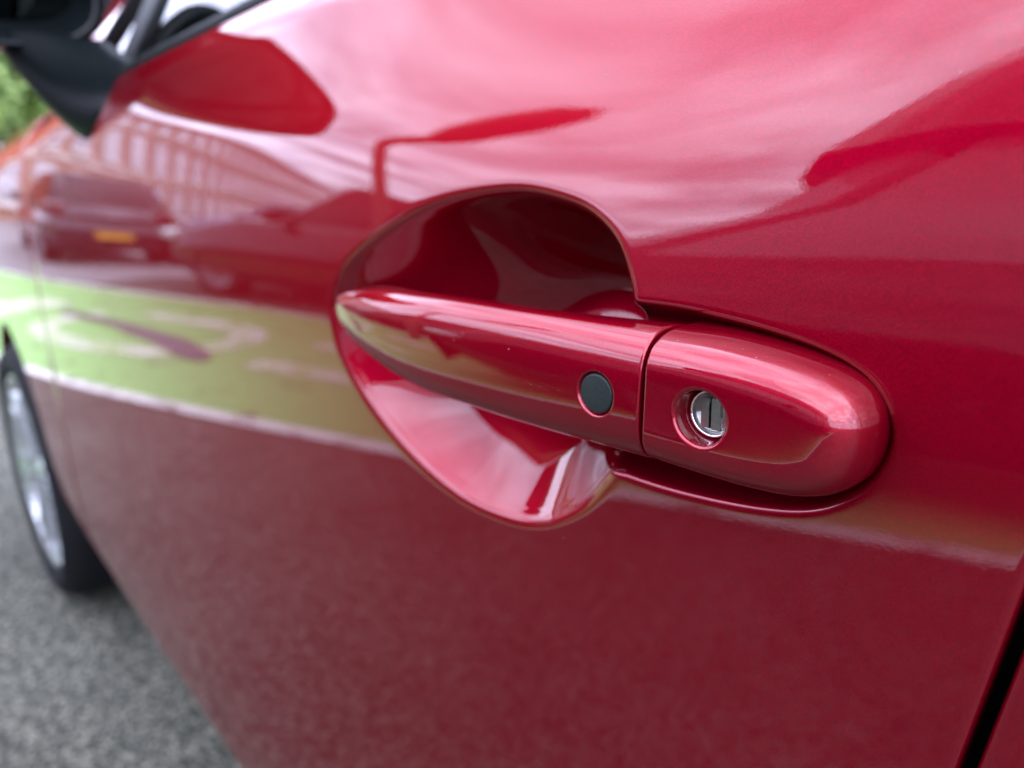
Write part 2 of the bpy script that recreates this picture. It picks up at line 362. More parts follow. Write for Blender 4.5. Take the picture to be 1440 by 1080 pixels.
def build_grip():
    xs = np.unique(np.concatenate([GX0 + .02 * np.linspace(0, 1, 26) ** 2, np.linspace(GX0 + .02, -.158, 150), np.linspace(-.158, -.1325, 80), np.linspace(-.1325, GX1 - .001, 14)]))
    xe = GX1 - .001 + .001 * np.sin(np.linspace(0, math.pi / 2, 6))[1:]
    th = np.concatenate([np.linspace(-math.pi, -.9, 30, endpoint=False), np.linspace(-.9, .9, 120, endpoint=False), np.linspace(.9, math.pi, 30, endpoint=False)])
    rings = []
    for k, x in enumerate(np.concatenate([xs, xe])):
        zc, hz, yf, yb = grip_sec(min(x, GX1)); hy = (yb - yf) / 2; yc = (yb + yf) / 2
        sh = 0 if k < len(xs) else .001 * (1 - math.cos((k - len(xs) + 1) / 5 * math.pi / 2))
        e = 2 / GN
        # th = 0 faces outwards (-Y); the face is a little fuller than the back
        z = zc + (hz - sh) * sgnp(np.sin(th), e); y = yc - (hy - sh) * sgnp(np.cos(th), e)
        d = np.hypot(x - BTN[0], z - BTN[1]); front = (y < yc)
        y = y + front * .0016 * sm(BTN[2] + .0009, BTN[2] + .0001, d)
        rings.append(np.stack([np.full_like(th, x), y, z], -1))
    zc, hz, yf, yb = grip_sec(GX1)
    rings.append(np.stack([np.full_like(th, GX1), (yf + yb) / 2 + (rings[-1][:, 1] - (yf + yb) / 2) * .02, zc + (rings[-1][:, 2] - zc) * .02], -1))
    G = np.stack(rings, 1)                                     # around x along
    return attach(np_mesh('door_handle', G, grid_faces(G.shape[0], G.shape[1], close_u=True), PAINT))
handle = build_grip(); handle['label'] = 'red pull grip of the door handle with a round black button'
def face_y(x, z):
    zc, hz, yf, yb = grip_sec(x); hy = (yb - yf) / 2; n = GN
    return (yb + yf) / 2 - hy * (1 - np.minimum(1, np.abs((z - zc) / hz)) ** n) ** (1 / n)
def build_button():
    rr = np.concatenate([np.linspace(0, BTN[2] - .0008, 14), BTN[2] - .0008 + .0007 * np.sin(np.linspace(.2, math.pi / 2, 6)), [BTN[2] - .0001]])
    hh = np.concatenate([.0002 * (1 - (np.linspace(0, 1, 14)) ** 2), -.0007 * (1 - np.cos(np.linspace(.2, math.pi / 2, 6))), [-.003]])
    a = np.linspace(0, 2 * math.pi, 64, endpoint=False)
    G = np.stack([np.stack([BTN[0] + r * np.cos(a), [float(face_y(BTN[0] + r * c, BTN[1] + r * s)) for c, s in zip(np.cos(a), np.sin(a))] - h + .0004, BTN[1] + r * np.sin(a)], -1) for r, h in zip(rr, hh)], 1)
    o = np_mesh('request_button', G, grid_faces(64, len(rr), close_u=True), simple('button rubber', (.010, .0135, .0135), .48, noise=.25, nscale=900, bump=4e-5, bscale=1600, spec=.3)); o.parent = handle
    o['label'] = 'round satin black rubber button in the grip'
    return o
build_button()
_b = box('shade_block', (-.1600, .2150, .8735), (.062, .036, .030), DARK, handle, .006)  # added dark block behind the grip, keeps sky reflections out of the cup

cap_line = catmull([(-.160, .8992), (-.1258, .8998), (-.111, .8999), (-.097, .8990), (-.084, .8972), (-.0738, .8946), (-.0672, .8908), (-.0634, .8852), (-.0622, .8785), (-.0629, .8712), (-.0656, .8650), (-.0712, .8602),
                    (-.080, .8572), (-.0910, .8560), (-.105, .8556), (-.1258, .8556), (-.160, .856)], 12, closed=False)
CAPX0 = -.1260; KEY = (-.1062, .8775)
def cap_y(X, Z):
    e = poly_dist(X, Z, cap_line, closed=False)
    yf = cspline(X, [-.16, -.1258, -.110, -.095, -.080, -.070, -.0610, -.05], [.1724, .1728, .1732, .1740, .1756, .1774, .1800, .183]); yb = .198
    t = np.clip(1 - e / .0150, 0, 1)
    y = yb - (yb - yf) * (1 - t ** 3.0) ** (1 / 3.0)
    d = np.clip(1 - (X - CAPX0) / .0012, 0, 1)
    return y + .0012 * (1 - np.sqrt(1 - d * d))
def build_cap():
    n = 360; a = np.linspace(0, 2 * math.pi, n, endpoint=False); ca, sa = np.cos(a), np.sin(a)
    # distance from the key hole to the outline along each ray
    line = cap_line[(cap_line[:, 0] > CAPX0)]; line = np.vstack([[CAPX0, .89979], line, [CAPX0, .8556]])
    Rm = np.full(n, 1e9)
    for i in range(len(line)):
        p = line[i] - KEY; q = line[(i + 1) % len(line)] - KEY; d = q - p
        den = ca * d[1] - sa * d[0]
        with np.errstate(all='ignore'):
            r = (p[0] * d[1] - p[1] * d[0]) / den; u = (p[0] * sa - p[1] * ca) / den
        ok = (r > 0) & (u >= -1e-6) & (u <= 1 + 1e-6); Rm = np.where(ok & (r < Rm), r, Rm)
    r0, r1, f = .0074, .0083, .0013                             # barrel radius, hole radius, rounding
    rings = []
    ctr = cap_y(np.array([KEY[0]]), np.array([KEY[1]]))[0]
    for dep in (.0110, .008, .0055, .0030):                      # tapered well
        r = r0 + (r1 - r0) * (1 - dep / .0110); rings.append(np.stack([KEY[0] + r * ca, np.full(n, ctr + dep), KEY[1] + r * sa], -1))
    for k in range(7):                                          # rounded rim
        an = k / 6 * math.pi / 2; r = r1 + f * (1 - math.cos(an)); X = KEY[0] + r * ca; Z = KEY[1] + r * sa
        rings.append(np.stack([X, cap_y(X, Z) + f * (1 - math.sin(an)) , Z], -1))
    s = np.sin(np.linspace(0, math.pi / 2, 70))[1:]
    for k in s:
        r = (r1 + f) + (Rm - r1 - f) * k; X = KEY[0] + r * ca; Z = KEY[1] + r * sa
        rings.append(np.stack([X, cap_y(X, Z), Z], -1))
    last = rings[-1].copy(); last[:, 1] = .210; rings.append(last)
    G = np.stack(rings, 1)
    o = attach(np_mesh('handle_end_cap', G, grid_faces(n, G.shape[1], close_u=True), PAINT)); o['label'] = 'red fixed end cap of the door handle with a key hole'
    return o, ctr
endcap, KY = build_cap()
def lathe(name, prof, c, mat, n=64, parent=None):
    """prof: list of (radius, y offset) about the -Y axis through c"""
    a = np.linspace(0, 2 * math.pi, n, endpoint=False)
    G = np.stack([np.stack([c[0] + r * np.cos(a), np.full(n, c[1] + d), c[2] + r * np.sin(a)], -1) for r, d in prof], 1)
    o = np_mesh(name, G, grid_faces(n, len(prof), close_u=True), mat)
    if parent: o.parent = parent
    return o
def build_lock():
    c = (KEY[0], KY + .0066, KEY[1])
    lathe('lock_collar', [(.0076, .003), (.0074, .0004), (.0072, 0), (.0067, 0), (.0065, .0004), (.0064, .0018)], c, CHROME, parent=endcap)
    lathe('lock_barrel', [(.0065, .0016), (.0057, .0013), (.0055, .0008), (.0002, .0008)], c, ZINC, parent=endcap)
    rot = -.05
    for sx, w, hl in ((-.00215, .0027, .0046), (.00180, .0033, .0048)):
        bm = bmesh.new()
        add_box(bm, (0, 0, 0), (w, .0013, hl * 2)); bmesh.ops.bevel(bm, geom=bm.edges[:], offset=.0002, segments=2, affect='EDGES')
        bmesh.ops.rotate(bm, verts=bm.verts, cent=(0, 0, 0), matrix=Matrix.Rotation(rot, 3, 'Y'))
        bmesh.ops.translate(bm, verts=bm.verts, vec=(c[0] + sx * math.cos(rot), c[1] + .0005 + (.0003 if sx < 0 else 0), c[2] + sx * math.sin(-rot)))
        p = bm_obj('lock_bar', bm, ZINC); p.parent = endcap
    p = box('key_slot', (c[0] - .0004, c[1] + .0008, c[2]), (.0009, .0003, .0094), DARK); p.parent = endcap
build_lock()

# ------------------------------------------------------------------ glass house of the red car
def glass_pt(x, z):
    zb = float(belt(x)); yb = float(surf(x, zb)) + .020; h = z - zb
    return (x, yb + h * .42 + h * h * .35, z)
def quad_panel(name, pts, mat, thick=.004, n=10, parent=None):
    """curved pane following the glass line between four (x, z) corners"""
    V = []
    for i in range(n + 1):
        for j in range(n + 1):
            u, v = i / n, j / n
            x = (pts[0][0] * (1 - u) + pts[1][0] * u) * (1 - v) + (pts[3][0] * (1 - u) + pts[2][0] * u) * v
            z = (pts[0][1] * (1 - u) + pts[1][1] * u) * (1 - v) + (pts[3][1] * (1 - u) + pts[2][1] * u) * v
            p = glass_pt(x, z); V.append((p[0], p[1] + thick, p[2]))
    o = np_mesh(name, V, grid_faces(n + 1, n + 1), mat)
    return attach(o)
def strip(name, path, prof, mat):
    """sweep an (y, z) profile along x stations whose base is the belt line"""
    G = []
    for x in path:
        zb = float(belt(x)); yb = float(surf(x, zb)); G.append([(x, yb + a, zb + b) for a, b in prof])
    return attach(np_mesh(name, G, grid_faces(len(path), len(prof)), mat))
bx = np.linspace(-.80, .655, 60)
strip('window_seal', bx, [(.010, -.010), (.0015, -.001), (.0005, .004), (.002, .009), (.006, .012), (.011, .013), (.016, .015), (.021, .014), (.022, -.01)], RUBBER)
bz = lambda x: float(belt(x)) + .006
front_glass = quad_panel('front_window', [(-.86, bz(-.86)), (-.05, bz(-.05)), (-.13, 1.42), (-.60, 1.42)], GLASS)
quarter = quad_panel('quarter_window', [(-1.16, 1.03), (-.90, 1.03), (-.83, 1.26), (-.86, 1.26)], GLASS, .005)
quad_panel('window_divider', [(-.915, 1.03), (-.850, 1.03), (-.775, 1.28), (-.83, 1.28)], BLACKPL, -.002)
quad_panel('front_pillar', [(-1.27, 1.03), (-1.15, 1.03), (-.42, 1.46), (-.52, 1.46)], PAINT, -.006)
quad_panel('centre_pillar', [(-.055, 1.06), (.055, 1.06), (-.01, 1.43), (-.135, 1.43)], GLOSSBLK, -.002)
rear_glass = quad_panel('rear_window', [(.05, bz(.05)), (.66, bz(.66)), (.52, 1.41), (-.015, 1.42)], GLASS)
quad_panel('rear_pillar', [(.64, float(belt(.64)) - .004), (1.605, float(belt(1.605)) - .004), (1.30, 1.43), (.50, 1.43)], PAINT, -.004)
def mirrored_y(y): return 2 * 1.0 - y
def roof():
    xs = np.linspace(-.62, 1.30, 30); G = []
    for x in xs:
        zz = 1.50 - .12 * ((x - .2) / .95) ** 2 if x > .2 else 1.50 - .16 * ((x - .2) / .82) ** 2
        y0 = glass_pt(min(max(x, -.5), .8), 1.42)[1] - .004; row = []
        for t in np.linspace(0, 1, 20):
            y = y0 + (mirrored_y(y0) - y0) * t; row.append((x, y, zz - .07 * abs(2 * t - 1) ** 3))
        G.append(row)
    return attach(np_mesh('roof', G, grid_faces(30, 20), PAINT))
roof()
def bonnet():
    xs = np.linspace(-2.42, -1.20, 30); G = []
    for x in xs:
        zt = float(ftop(min(x, -1.285))) + .004; y0 = float(surf(x, zt)) - .0; row = []
        for t in np.linspace(0, 1, 24):
            y = y0 + (mirrored_y(y0) - y0) * t; row.append((x, y, zt + .055 * (1 - abs(2 * t - 1) ** 2.5)))
        G.append(row)
    attach(np_mesh('bonnet', G, grid_faces(30, 24), PAINT))
    G = []
    for x, z, ins in ((-1.25, 1.05, .0), (-1.0, 1.20, .04), (-.75, 1.34, .07), (-.58, 1.44, .09)):
        y0 = float(surf(max(x, -1.2), 1.03)) + .03 + ins; G.append([(x - .10 * (1 - abs(2 * t - 1) ** 2), y0 + (mirrored_y(y0) - y0) * t, z) for t in np.linspace(0, 1, 16)])
    attach(np_mesh('windscreen', G, grid_faces(4, 16), GLASS))
    # nose, tail and far side close the body
    G = [[(-2.42 - d, .33 + (2 - .66) * t, z) for t in np.linspace(0, 1, 12)] for z, d in ((.24, .10), (.45, .16), (.60, .15), (.78, .02))]
    attach(np_mesh('front_bumper', G, grid_faces(4, 12), PAINT))
    xs = np.linspace(-2.4, 1.60, 40); G = [[(x, mirrored_y(float(surf(x, z))), z) for z in np.linspace(.25, float(belt(x)) if x > -1.28 else float(ftop(x)), 14)] for x in xs]
    attach(np_mesh('far_side', G, grid_faces(40, 14), PAINT))
    G = []
    for z, x in ((.25, 1.60), (.40, 1.66), (.70, 1.68), (1.0, 1.65), (1.15, 1.605), (1.30, 1.44), (1.43, 1.30)):
        y0 = float(surf(1.6, z)) if z < 1.16 else glass_pt(x, z)[1] - .004
        G.append([(x - (0 if 0 < k < 11 else .0) - .05 * abs(2 * t - 1) ** 6, y0 + (mirrored_y(y0) - y0) * t, z) for k, t in enumerate(np.linspace(0, 1, 12))])
    attach(np_mesh('tailgate', G, grid_faces(7, 12), PAINT))
    attach(box('headliner', (.2, 1.0, 1.37), (1.1, 1.0, .03), DARK))
    xs = np.linspace(-.95, .75, 20); attach(np_mesh('far_windows', [[(x, mirrored_y(glass_pt(x, z)[1]), z) for z in np.linspace(1.05, 1.42, 6)] for x in xs], grid_faces(20, 6), GLASS))
    attach(box('cabin_floor', (-.4, 1.0, .40), (3.0, 1.36, .3), DARK))
    attach(box('dashboard', (-1.10, 1.0, .90), (.45, 1.3, .22), TRIM, bevel=.04))
    for y in (.62, 1.38):
        attach(box('seat', (-.12, y, .62), (.5, .48, .22), GREYINT, bevel=.06)); attach(box('seat_back', (.20, y, .95), (.16, .46, .62), GREYINT, bevel=.06))
bonnet()
rear_quarter = panel('rear_quarter', np.concatenate([np.linspace(.661, .674, 3), 1.02 - .345 * np.cos(np.linspace(0, math.pi, 50)), np.linspace(1.367, 1.60, 12)]), np.linspace(0, 1, 60), lambda x: np.where(np.abs(x - 1.02) < .345, WZ + np.sqrt(np.maximum(0, .345 ** 2 - (x - 1.02) ** 2)), .25).clip(.25), belt)

def wheel(cx, y, side=1):
    root = attach(lathe('wheel', [(.155, .05), (.208, .012), (.216, .004), (.222, 0), (.226, .003), (.223, .016)], (cx, y, WZ), ALLOY, 96))
    ty = lathe('tyre', [(.223, .012), (.230, .002), (.240, -.004), (.255, -.009), (.274, -.007), (.288, .008), (.2985, .022), (.300, .04), (.300, .16), (.288, .185), (.2, .19)], (cx, y, WZ), TYRE, 96); ty.parent = root
    dk = lathe('brake_disc', [(.20, .07), (.0, .07)], (cx, y, WZ), simple('brake', (.03, .03, .032), .5), 48); dk.parent = root
    hub = lathe('hub_cap', [(.001, .010), (.022, .011), (.03, .016), (.045, .03), (.06, .06)], (cx, y, WZ), ALLOY, 40); hub.parent = root
    for k in range(7):
        bm = bmesh.new()
        for sgn in (-1, 1):
            a0 = .13 * sgn
            pts = [(.04, .25 * sgn), (.13, .16 * sgn), (.215, .12 * sgn)]
            w = .07
            loop = [(r, a + d) for (r, a) in pts for d in (-w * .08 / max(r, .08), w * .08 / max(r, .08))]
            vs_ = []
            for (r, a), dep in zip(loop, (.014, .014, .008, .008, .006, .006)):
                vs_.append((bm.verts.new((cx + r * math.sin(a), y + dep, WZ + r * math.cos(a))), bm.verts.new((cx + r * math.sin(a), y + dep + .03, WZ + r * math.cos(a)))))
            for i in (0, 2):
                f = [vs_[i][0], vs_[i + 1][0], vs_[i + 3][0], vs_[i + 2][0]]; bm.faces.new(f)
                bm.faces.new([vs_[i][0], vs_[i + 2][0], vs_[i + 2][1], vs_[i][1]]); bm.faces.new([vs_[i + 1][0], vs_[i + 3][0], vs_[i + 3][1], vs_[i + 1][1]])
        bmesh.ops.rotate(bm, verts=bm.verts, cent=(cx, y, WZ), matrix=Matrix.Rotation(k * 2 * math.pi / 7, 3, 'Y'))
        bmesh.ops.recalc_face_normals(bm, faces=bm.faces)
        sp = bm_obj('spoke', bm, ALLOY); sp.parent = root
    return root
wheel(WX, .222); wheel(1.02, .245)

# ------------------------------------------------------------------ door mirror
def mirror():
    # housing: rounded box lofted from the glass side (rear) to the nose (front)
    secs = [(-.905, .92, 0), (-.900, .985, 0), (-.908, 1.0, 0), (-.94, 1.0, 0), (-.99, .95, .0), (-1.03, .82, .004), (-1.055, .60, .006), (-1.065, .25, .008), (-1.066, .01, .008)]
    yc, zc, hy, hz = .104, 1.142, .162, .074; n = 72; th = np.linspace(0, 2 * math.pi, n, endpoint=False); G = []
    for x, s, dz in secs:
        y = yc + hy * s * sgnp(np.cos(th), 2 / 3.6); z = zc + dz + hz * s * sgnp(np.sin(th), 2 / 3.2)
        z = z + .008 * (y - yc) / hy
        G.append(np.stack([np.full(n, x) + (yc - y) * .22, y, z], -1))
    G = np.stack(G, 1)
    root = attach(np_mesh('door_mirror', G, grid_faces(n, len(secs), close_u=True), GLOSSBLK)); root['label'] = 'black door mirror on a tapered black foot'
    G = []; zg = zc + .012
    def rim(s, x):
        y = yc + hy * s * sgnp(np.cos(th), 2 / 3.6); z = zg + hz * (s - .14) * sgnp(np.sin(th), 2 / 3.2) + .008 * (y - yc) / hy
        return np.stack([np.full(n, x) + (yc - y) * .36 + (z - zg) * .22, y, z], -1)
    y = yc + hy * .92 * sgnp(np.cos(th), 2 / 3.6); z = zc + hz * .92 * sgnp(np.sin(th), 2 / 3.2) + .008 * (y - yc) / hy
    G = [np.stack([np.full(n, -.905) + (yc - y) * .22, y, z], -1), rim(.90, -.922), rim(.875, -.936)]
    o = np_mesh('mirror_bezel', np.stack(G, 1), grid_faces(n, 3, close_u=True), BLACKPL); o.parent = root
    mg = simple('mirror glass', (.05, .065, .06), .01, metal=1)
    o = mesh_obj('mirror_glass', rim(.88, -.934), [tuple(range(n))], mg, smooth=False); o.parent = root
    # foot: from a leaf-shaped base on the door skin up to the underside of the housing
    base = catmull([(-.745, 1.036), (-.80, 1.012), (-.872, .982), (-.93, 1.000), (-1.0, 1.030), (-.95, 1.047), (-.85, 1.048)], 10)
    top = catmull([(-.925, .255), (-.915, .21), (-.93, .165), (-.965, .155), (-.995, .185), (-1.0, .235), (-.965, .262)], 10)
    m = len(base); G = []
    for t in np.linspace(0, 1, 16):
        row = []
        for k in range(m):
            bx_, bz_ = base[k]; p0 = np.array([bx_, float(surf(bx_, bz_)) + .004, bz_]); p1 = np.array([top[k][0], top[k][1], 1.088])
            e = t ** 1.35; q = p0 * (1 - e) + p1 * e
            q[1] = p0[1] * (1 - t ** .8) + p1[1] * t ** .8
            row.append(q)
        G.append(row)
    o = np_mesh('mirror_foot', np.array(G).transpose(1, 0, 2), grid_faces(m, 16, close_u=True), BLACKPL); o.parent = root
mirror()

# ------------------------------------------------------------------ what the paint mirrors: bays, parked cars, a brick building, a lamp post, trees
BAY = math.atan2(.4726, -1.0)                                   # bays run along this heading
bd = np.array([math.cos(BAY), math.sin(BAY)]); bn = np.array([bd[1], -bd[0]])       # along the bay / towards the red car
if bn[1] < 0: bn = -bn
E0 = np.array([-.69, -1.63])                                    # a point on the near edge of the green bay
def bay_pt(u, v): return tuple(E0 + bd * u - bn * v)            # u along, v away from the red car
def bay_rect(u0, u1, v0, v1): return [bay_pt(u0, v0), bay_pt(u1, v0), bay_pt(u1, v1), bay_pt(u0, v1)]
tag(sheet('green_bay', bay_rect(-5, 12, .0, 2.42), .004, GREENP), kind='structure', label='green painted parking bay mirrored in the red door')
def edge_line(u0, u1, v0, v1): return sheet('bay_line', bay_rect(u0, u1, v0, v1), .008, WHITEP)
bl = [edge_line(-5, 12, -.02, .07), edge_line(-5, 12, 2.36, 2.45)]
for o in bl: tag(o, kind='structure')
tag(bl[0], 'white line on the near edge of the green bay'); tag(bl[1], 'white line on the far edge of the green bay')
def ring_mark():
    out_, in_ = [], []
    for k in range(48):
        a = 2 * math.pi * k / 48; cu, sv = sgnp(np.array([math.cos(a), math.sin(a)]), .8)
        out_.append((*bay_pt(4.3 + .95 * cu, 1.15 + .62 * sv), .008)); in_.append((*bay_pt(4.3 + .72 * cu, 1.15 + .40 * sv), .008))
    V = out_ + in_; F = [(k, (k + 1) % 48, 48 + (k + 1) % 48, 48 + k) for k in range(48) if k not in (4, 5, 6, 7, 27, 28)]
    o = mesh_obj('bay_symbol', V, F, WORNP, smooth=False); tag(o, 'white rounded symbol painted on the green bay', kind='structure')
    V = []; F = []
    for u0, u1, v0, v1 in ((2.2, 3.0, .75, .95), (2.2, 3.0, 1.35, 1.55), (5.7, 6.3, .7, 1.6)):
        i = len(V); V += [(*p, .008) for p in bay_rect(u0, u1, v0, v1)]; F.append((i, i + 1, i + 2, i + 3))
    o = mesh_obj('bay_marking', V, F, WORNP, smooth=False); tag(o, 'white bars painted on the green bay', kind='structure')
ring_mark()
STREAK = simple('bay streak', (.035, .033, .032), .45, noise=.4, nscale=4)  # dark streak laid flat over the green paint
tag(mesh_obj('bay_streak', [(*bay_pt(u, v), .012) for u, v in ((3.3, .70), (3.5, .74), (3.9, .92), (4.6, 1.15), (5.4, 1.25), (5.5, 1.38), (4.6, 1.30), (3.8, 1.12), (3.4, .92), (3.25, .78))], [tuple(range(10))], STREAK, smooth=False), 'dark streak across the green bay', kind='structure')
PALE_GROUND = simple('pale asphalt', (.15, .145, .14), .85, noise=.15, nscale=3)  # asphalt under bright sky: the sheen is put into a paler colour
tag(sheet('pale_ground', bay_rect(6.6, 40, 2.5, 30), .012, PALE_GROUND), kind='structure', label='pale asphalt ground beyond the green bay, sky sheen in its colour')

WIN = simple('dark car glass', (.008, .009, .010), .06, spec=.4)
HEAD = simple('head lamp', (.7, .72, .75), .15, metal=.3, coat=1); TAIL = simple('tail lamp', (.06, .004, .006), .15, coat=1)
DARKRIM = simple('dark wheel', (.08, .08, .085), .35, metal=.6); PLATE_Y = simple('yellow plate', (.50, .24, .012), .5); PLATE_W = simple('white plate', (.8, .8, .78), .4)
WINV = simple('van side glass', (.16, .16, .175), .06, spec=.6)  # grey base stands in for sky light seen through the panes
def parked_car(label, paint, loc, rz, L=4.1, W=1.74, H=1.48, belt_z=.93, bonnet_z=.92, cab=0):
    root = tag(empty('parked_car', (loc[0], loc[1], 0), rz), label, 'car', 'parked cars mirrored in the red paint')
    def mk(name, V, Q, mat, smooth=True): o = np_mesh(name, V, Q, mat, smooth=smooth); o.parent = root; return o
    S = np.linspace(-1, 1, 41); G = []
    for s in S:
        x = s * L / 2; w = W / 2 * (1 - .16 * abs(s) ** 7 - .03 * s * s)
        zt = np.interp(s, [-1, -.97, -.85, .30 + cab, .5 + cab * .8, .85 + cab * .2, .95, 1], [.70, .86, belt_z + .04, belt_z, bonnet_z, bonnet_z - .16, bonnet_z - .26, bonnet_z - .36])
        zl = np.interp(abs(s), [0, .85, 1], [.20, .22, .32])
        half = [(.90, zl), (.985, zl + .10), (1.0, .52), (.985, .72 if zt > .75 else zt - .02), (.95, zt - .03), (.88, zt), (.5, zt + .015 + .02 * (s > .3)), (0, zt + .02 + .03 * (s > .3))]
        half = [(a, min(z, zt + .05)) for a, z in half]
        G.append([(x, -a * w, z) for a, z in half] + [(x, a * w, z) for a, z in half[::-1]])
    mk('body', G, grid_faces(41, 16), paint)
    for sgn in (-1, 1):
        mk('bumper', [[(sgn * (L / 2 + dx), y * W * .5 * (1 - .02 * k), z) for k, y in enumerate(np.linspace(-.84, .84, 9))] for z, dx in ((.25, -.06), (.33, .0), (.45, .05), (.58, .03), (.66, -.01))], grid_faces(5, 9), paint)
    G = []
    for z, f in ((belt_z - .02, 0), (belt_z + .12, .22), (belt_z + .3, .58), (H - .10, .86), (H - .04, 1)):
        x0 = (-.93 + .20 * f ** 1.3) * L / 2; x1 = (.36 + cab - .34 * f) * L / 2; w = W / 2 * (.90 - .20 * f)
        ring = [(x0, -w * .8), (x0 + .1, -w), (x1 - .25, -w), (x1, -w * .72), (x1 + .05, 0), (x1, w * .72), (x1 - .25, w), (x0 + .1, w), (x0, w * .8), (x0 - .03, 0)]
        G.append([(x, y, z) for x, y in ring])
    top = G[-1]; G = np.array(G)
    mk('glasshouse', G.transpose(1, 0, 2), grid_faces(10, 5, close_u=True), WINV if cab else WIN, smooth=False)
    c = np.mean(top, 0); V = [[p for p in np.array(top)], [np.array(p) * (1, .96, 1) + (0, 0, .025) for p in top], [c + (np.array(p) - c) * .6 + (0, 0, .05) for p in top], [c + (np.array(p) - c) * .01 + (0, 0, .06) for p in top]]
    mk('roof', np.array(V).transpose(1, 0, 2), grid_faces(10, 4, close_u=True), paint)
    for k in (1, 2, 6, 7):
        a, b = np.array(G[0][k]), np.array(G[-1][k]); n_ = 6; t = np.linspace(0, 1, n_)[:, None]; o_ = np.array([.05, 0, 0]); out = np.array([0, .006 * np.sign(a[1]), 0])
        mk('pillar', np.stack([G[:, k] - o_ + out, G[:, k] + o_ + out], 1), grid_faces(5, 2), paint)
    a = .5 * (G[:, 1] + G[:, 2]) ; b = .5 * (G[:, 6] + G[:, 7])
    for q in (a, b): mk('pillar', np.stack([q - [.045, -.006 * np.sign(q[0, 1]), 0], q + [.045, .006 * np.sign(q[0, 1]), 0]], 1), grid_faces(5, 2), GLOSSBLK)
    for wx in (-.60, .62):
        for sgn in (-1, 1):
            cx, y = wx * L / 2, sgn * W * .475
            for nm, prof, m in (('wheel', [(.31, -.20), (.31, 0), (.29, .012), (.215, .016)], TYRE), ('rim', [(.215, .016), (.20, .004), (.05, .0), (.001, .01)], DARKRIM), ('wheel_arch', [(.37, .004), (.35, .006), (.30, -.02)], TRIM)):
                an_ = np.linspace(0, 2 * math.pi, 36, endpoint=False)
                V = np.stack([np.stack([cx + r * np.cos(an_), np.full(36, y + sgn * d), .31 + r * np.sin(an_)], -1) for r, d in prof], 1)
                if nm == 'wheel_arch': V[..., 2] = np.maximum(V[..., 2], .23)
                mk(nm, V, grid_faces(36, len(prof), close_u=True), m)
    for sgn in (-1, 1):
        o = box('head_lamp', (L / 2 - .12, sgn * W * .36, .66), (.30, .34, .13), HEAD, root, .04, -.5 * sgn)
        o = box('tail_lamp', (-L / 2 + .07, sgn * W * .39, .78), (.16, .24, .22), TAIL, root, .03, .3 * sgn)
        o = box('door_mirror', (L * .12, sgn * (W / 2 + .06), belt_z + .06), (.12, .2, .13), GLOSSBLK, root, .04)
    box('rear_plate', (-L / 2 - .055, 0, .46), (.02, .46, .10), PLATE_Y, root); box('front_plate', (L / 2 + .06, 0, .42), (.02, .52, .115), PLATE_W, root)
    return root
cp = lambda n, c, m=.4: car_paint(n, c, m, .4, 1.5, 0, False)
ang = lambda d: math.atan2(d[1], d[0])
c0 = E0 + bd * -1.30 - bn * 1.06
van = parked_car('tall dark plum van parked in the green bay beside the red car', cp('plum paint', (.035, .006, .010)), tuple(c0), ang(bd), 5.7, 1.86, 1.86, 1.12, 1.10, .46)
def high_roof():
    G = []
    for z, f in ((1.80, 0), (1.95, .02), (2.20, .05), (2.42, .12), (2.50, .24), (2.52, .6), (2.525, .99)):
        x0, x1, w = -2.66 + f * .9, 1.70 - f * 1.5 - (z - 1.8) * .55, .80 * (1 - f)
        G.append([(x0, -w * .9, z), (x0 + .08, -w, z), (x1 - .35, -w, z), (x1, -w * .7, z), (x1 + .05, 0, z), (x1, w * .7, z), (x1 - .35, w, z), (x0 + .08, w, z), (x0, w * .9, z)])
    o = np_mesh('high_roof', np.array(G).transpose(1, 0, 2), grid_faces(9, 7, close_u=True), bpy.data.materials['plum paint']); o.parent = van
high_roof()
c1 = E0 + bd * 3.9 - bn * 3.65
parked_car('dark maroon hatchback parked beyond the far line of the green bay', cp('maroon paint', (.03, .008, .012)), tuple(c1), ang(bd))
parked_car('dark hatchback with a yellow rear plate parked ahead on the pale asphalt', cp('dark paint', (.022, .018, .024)), (-11.6, -1.75), math.pi, H=1.34, belt_z=.82, bonnet_z=.80)
parked_car('silver hatchback parked behind the yellow plated dark car', cp('silver paint', (.55, .56, .60), .7), (-17.5, -3.6), math.pi + .25)
parked_car('blue grey estate car parked in front of the brick building', cp('blue grey paint', (.20, .23, .32), .6), (-17, -7.2), math.pi * .75)

def brick_mat():
    m, nt, b = new_mat('red brick'); N = nt.nodes.new; L = nt.links.new
    tc = N('ShaderNodeTexCoord'); mp = N('ShaderNodeMapping'); mp.inputs['Rotation'].default_value = (R_(90), 0, R_(90)); L(tc.outputs['Object'], mp.inputs[0])
    br = N('ShaderNodeTexBrick'); br.inputs['Color1'].default_value = (.30, .070, .022, 1); br.inputs['Color2'].default_value = (.34, .095, .035, 1); br.inputs['Mortar'].default_value = (.30, .18, .12, 1)
    br.inputs['Scale'].default_value = 1; br.inputs['Brick Width'].default_value = .225; br.inputs['Row Height'].default_value = .075; br.inputs['Mortar Size'].default_value = .008
    L(mp.outputs[0], br.inputs['Vector']); L(br.outputs['Color'], b.inputs['Base Color']); b.inputs['Roughness'].default_value = .9
    return m
BRICK = brick_mat(); WFRAME = simple('white window frame', (.55, .55, .53), .4); PANE = simple('window pane', (.15, .16, .17), .05, coat=1); STONE = simple('pale stone', (.62, .58, .52), .8); SLATE = simple('slate roof', (.09, .09, .10), .6)
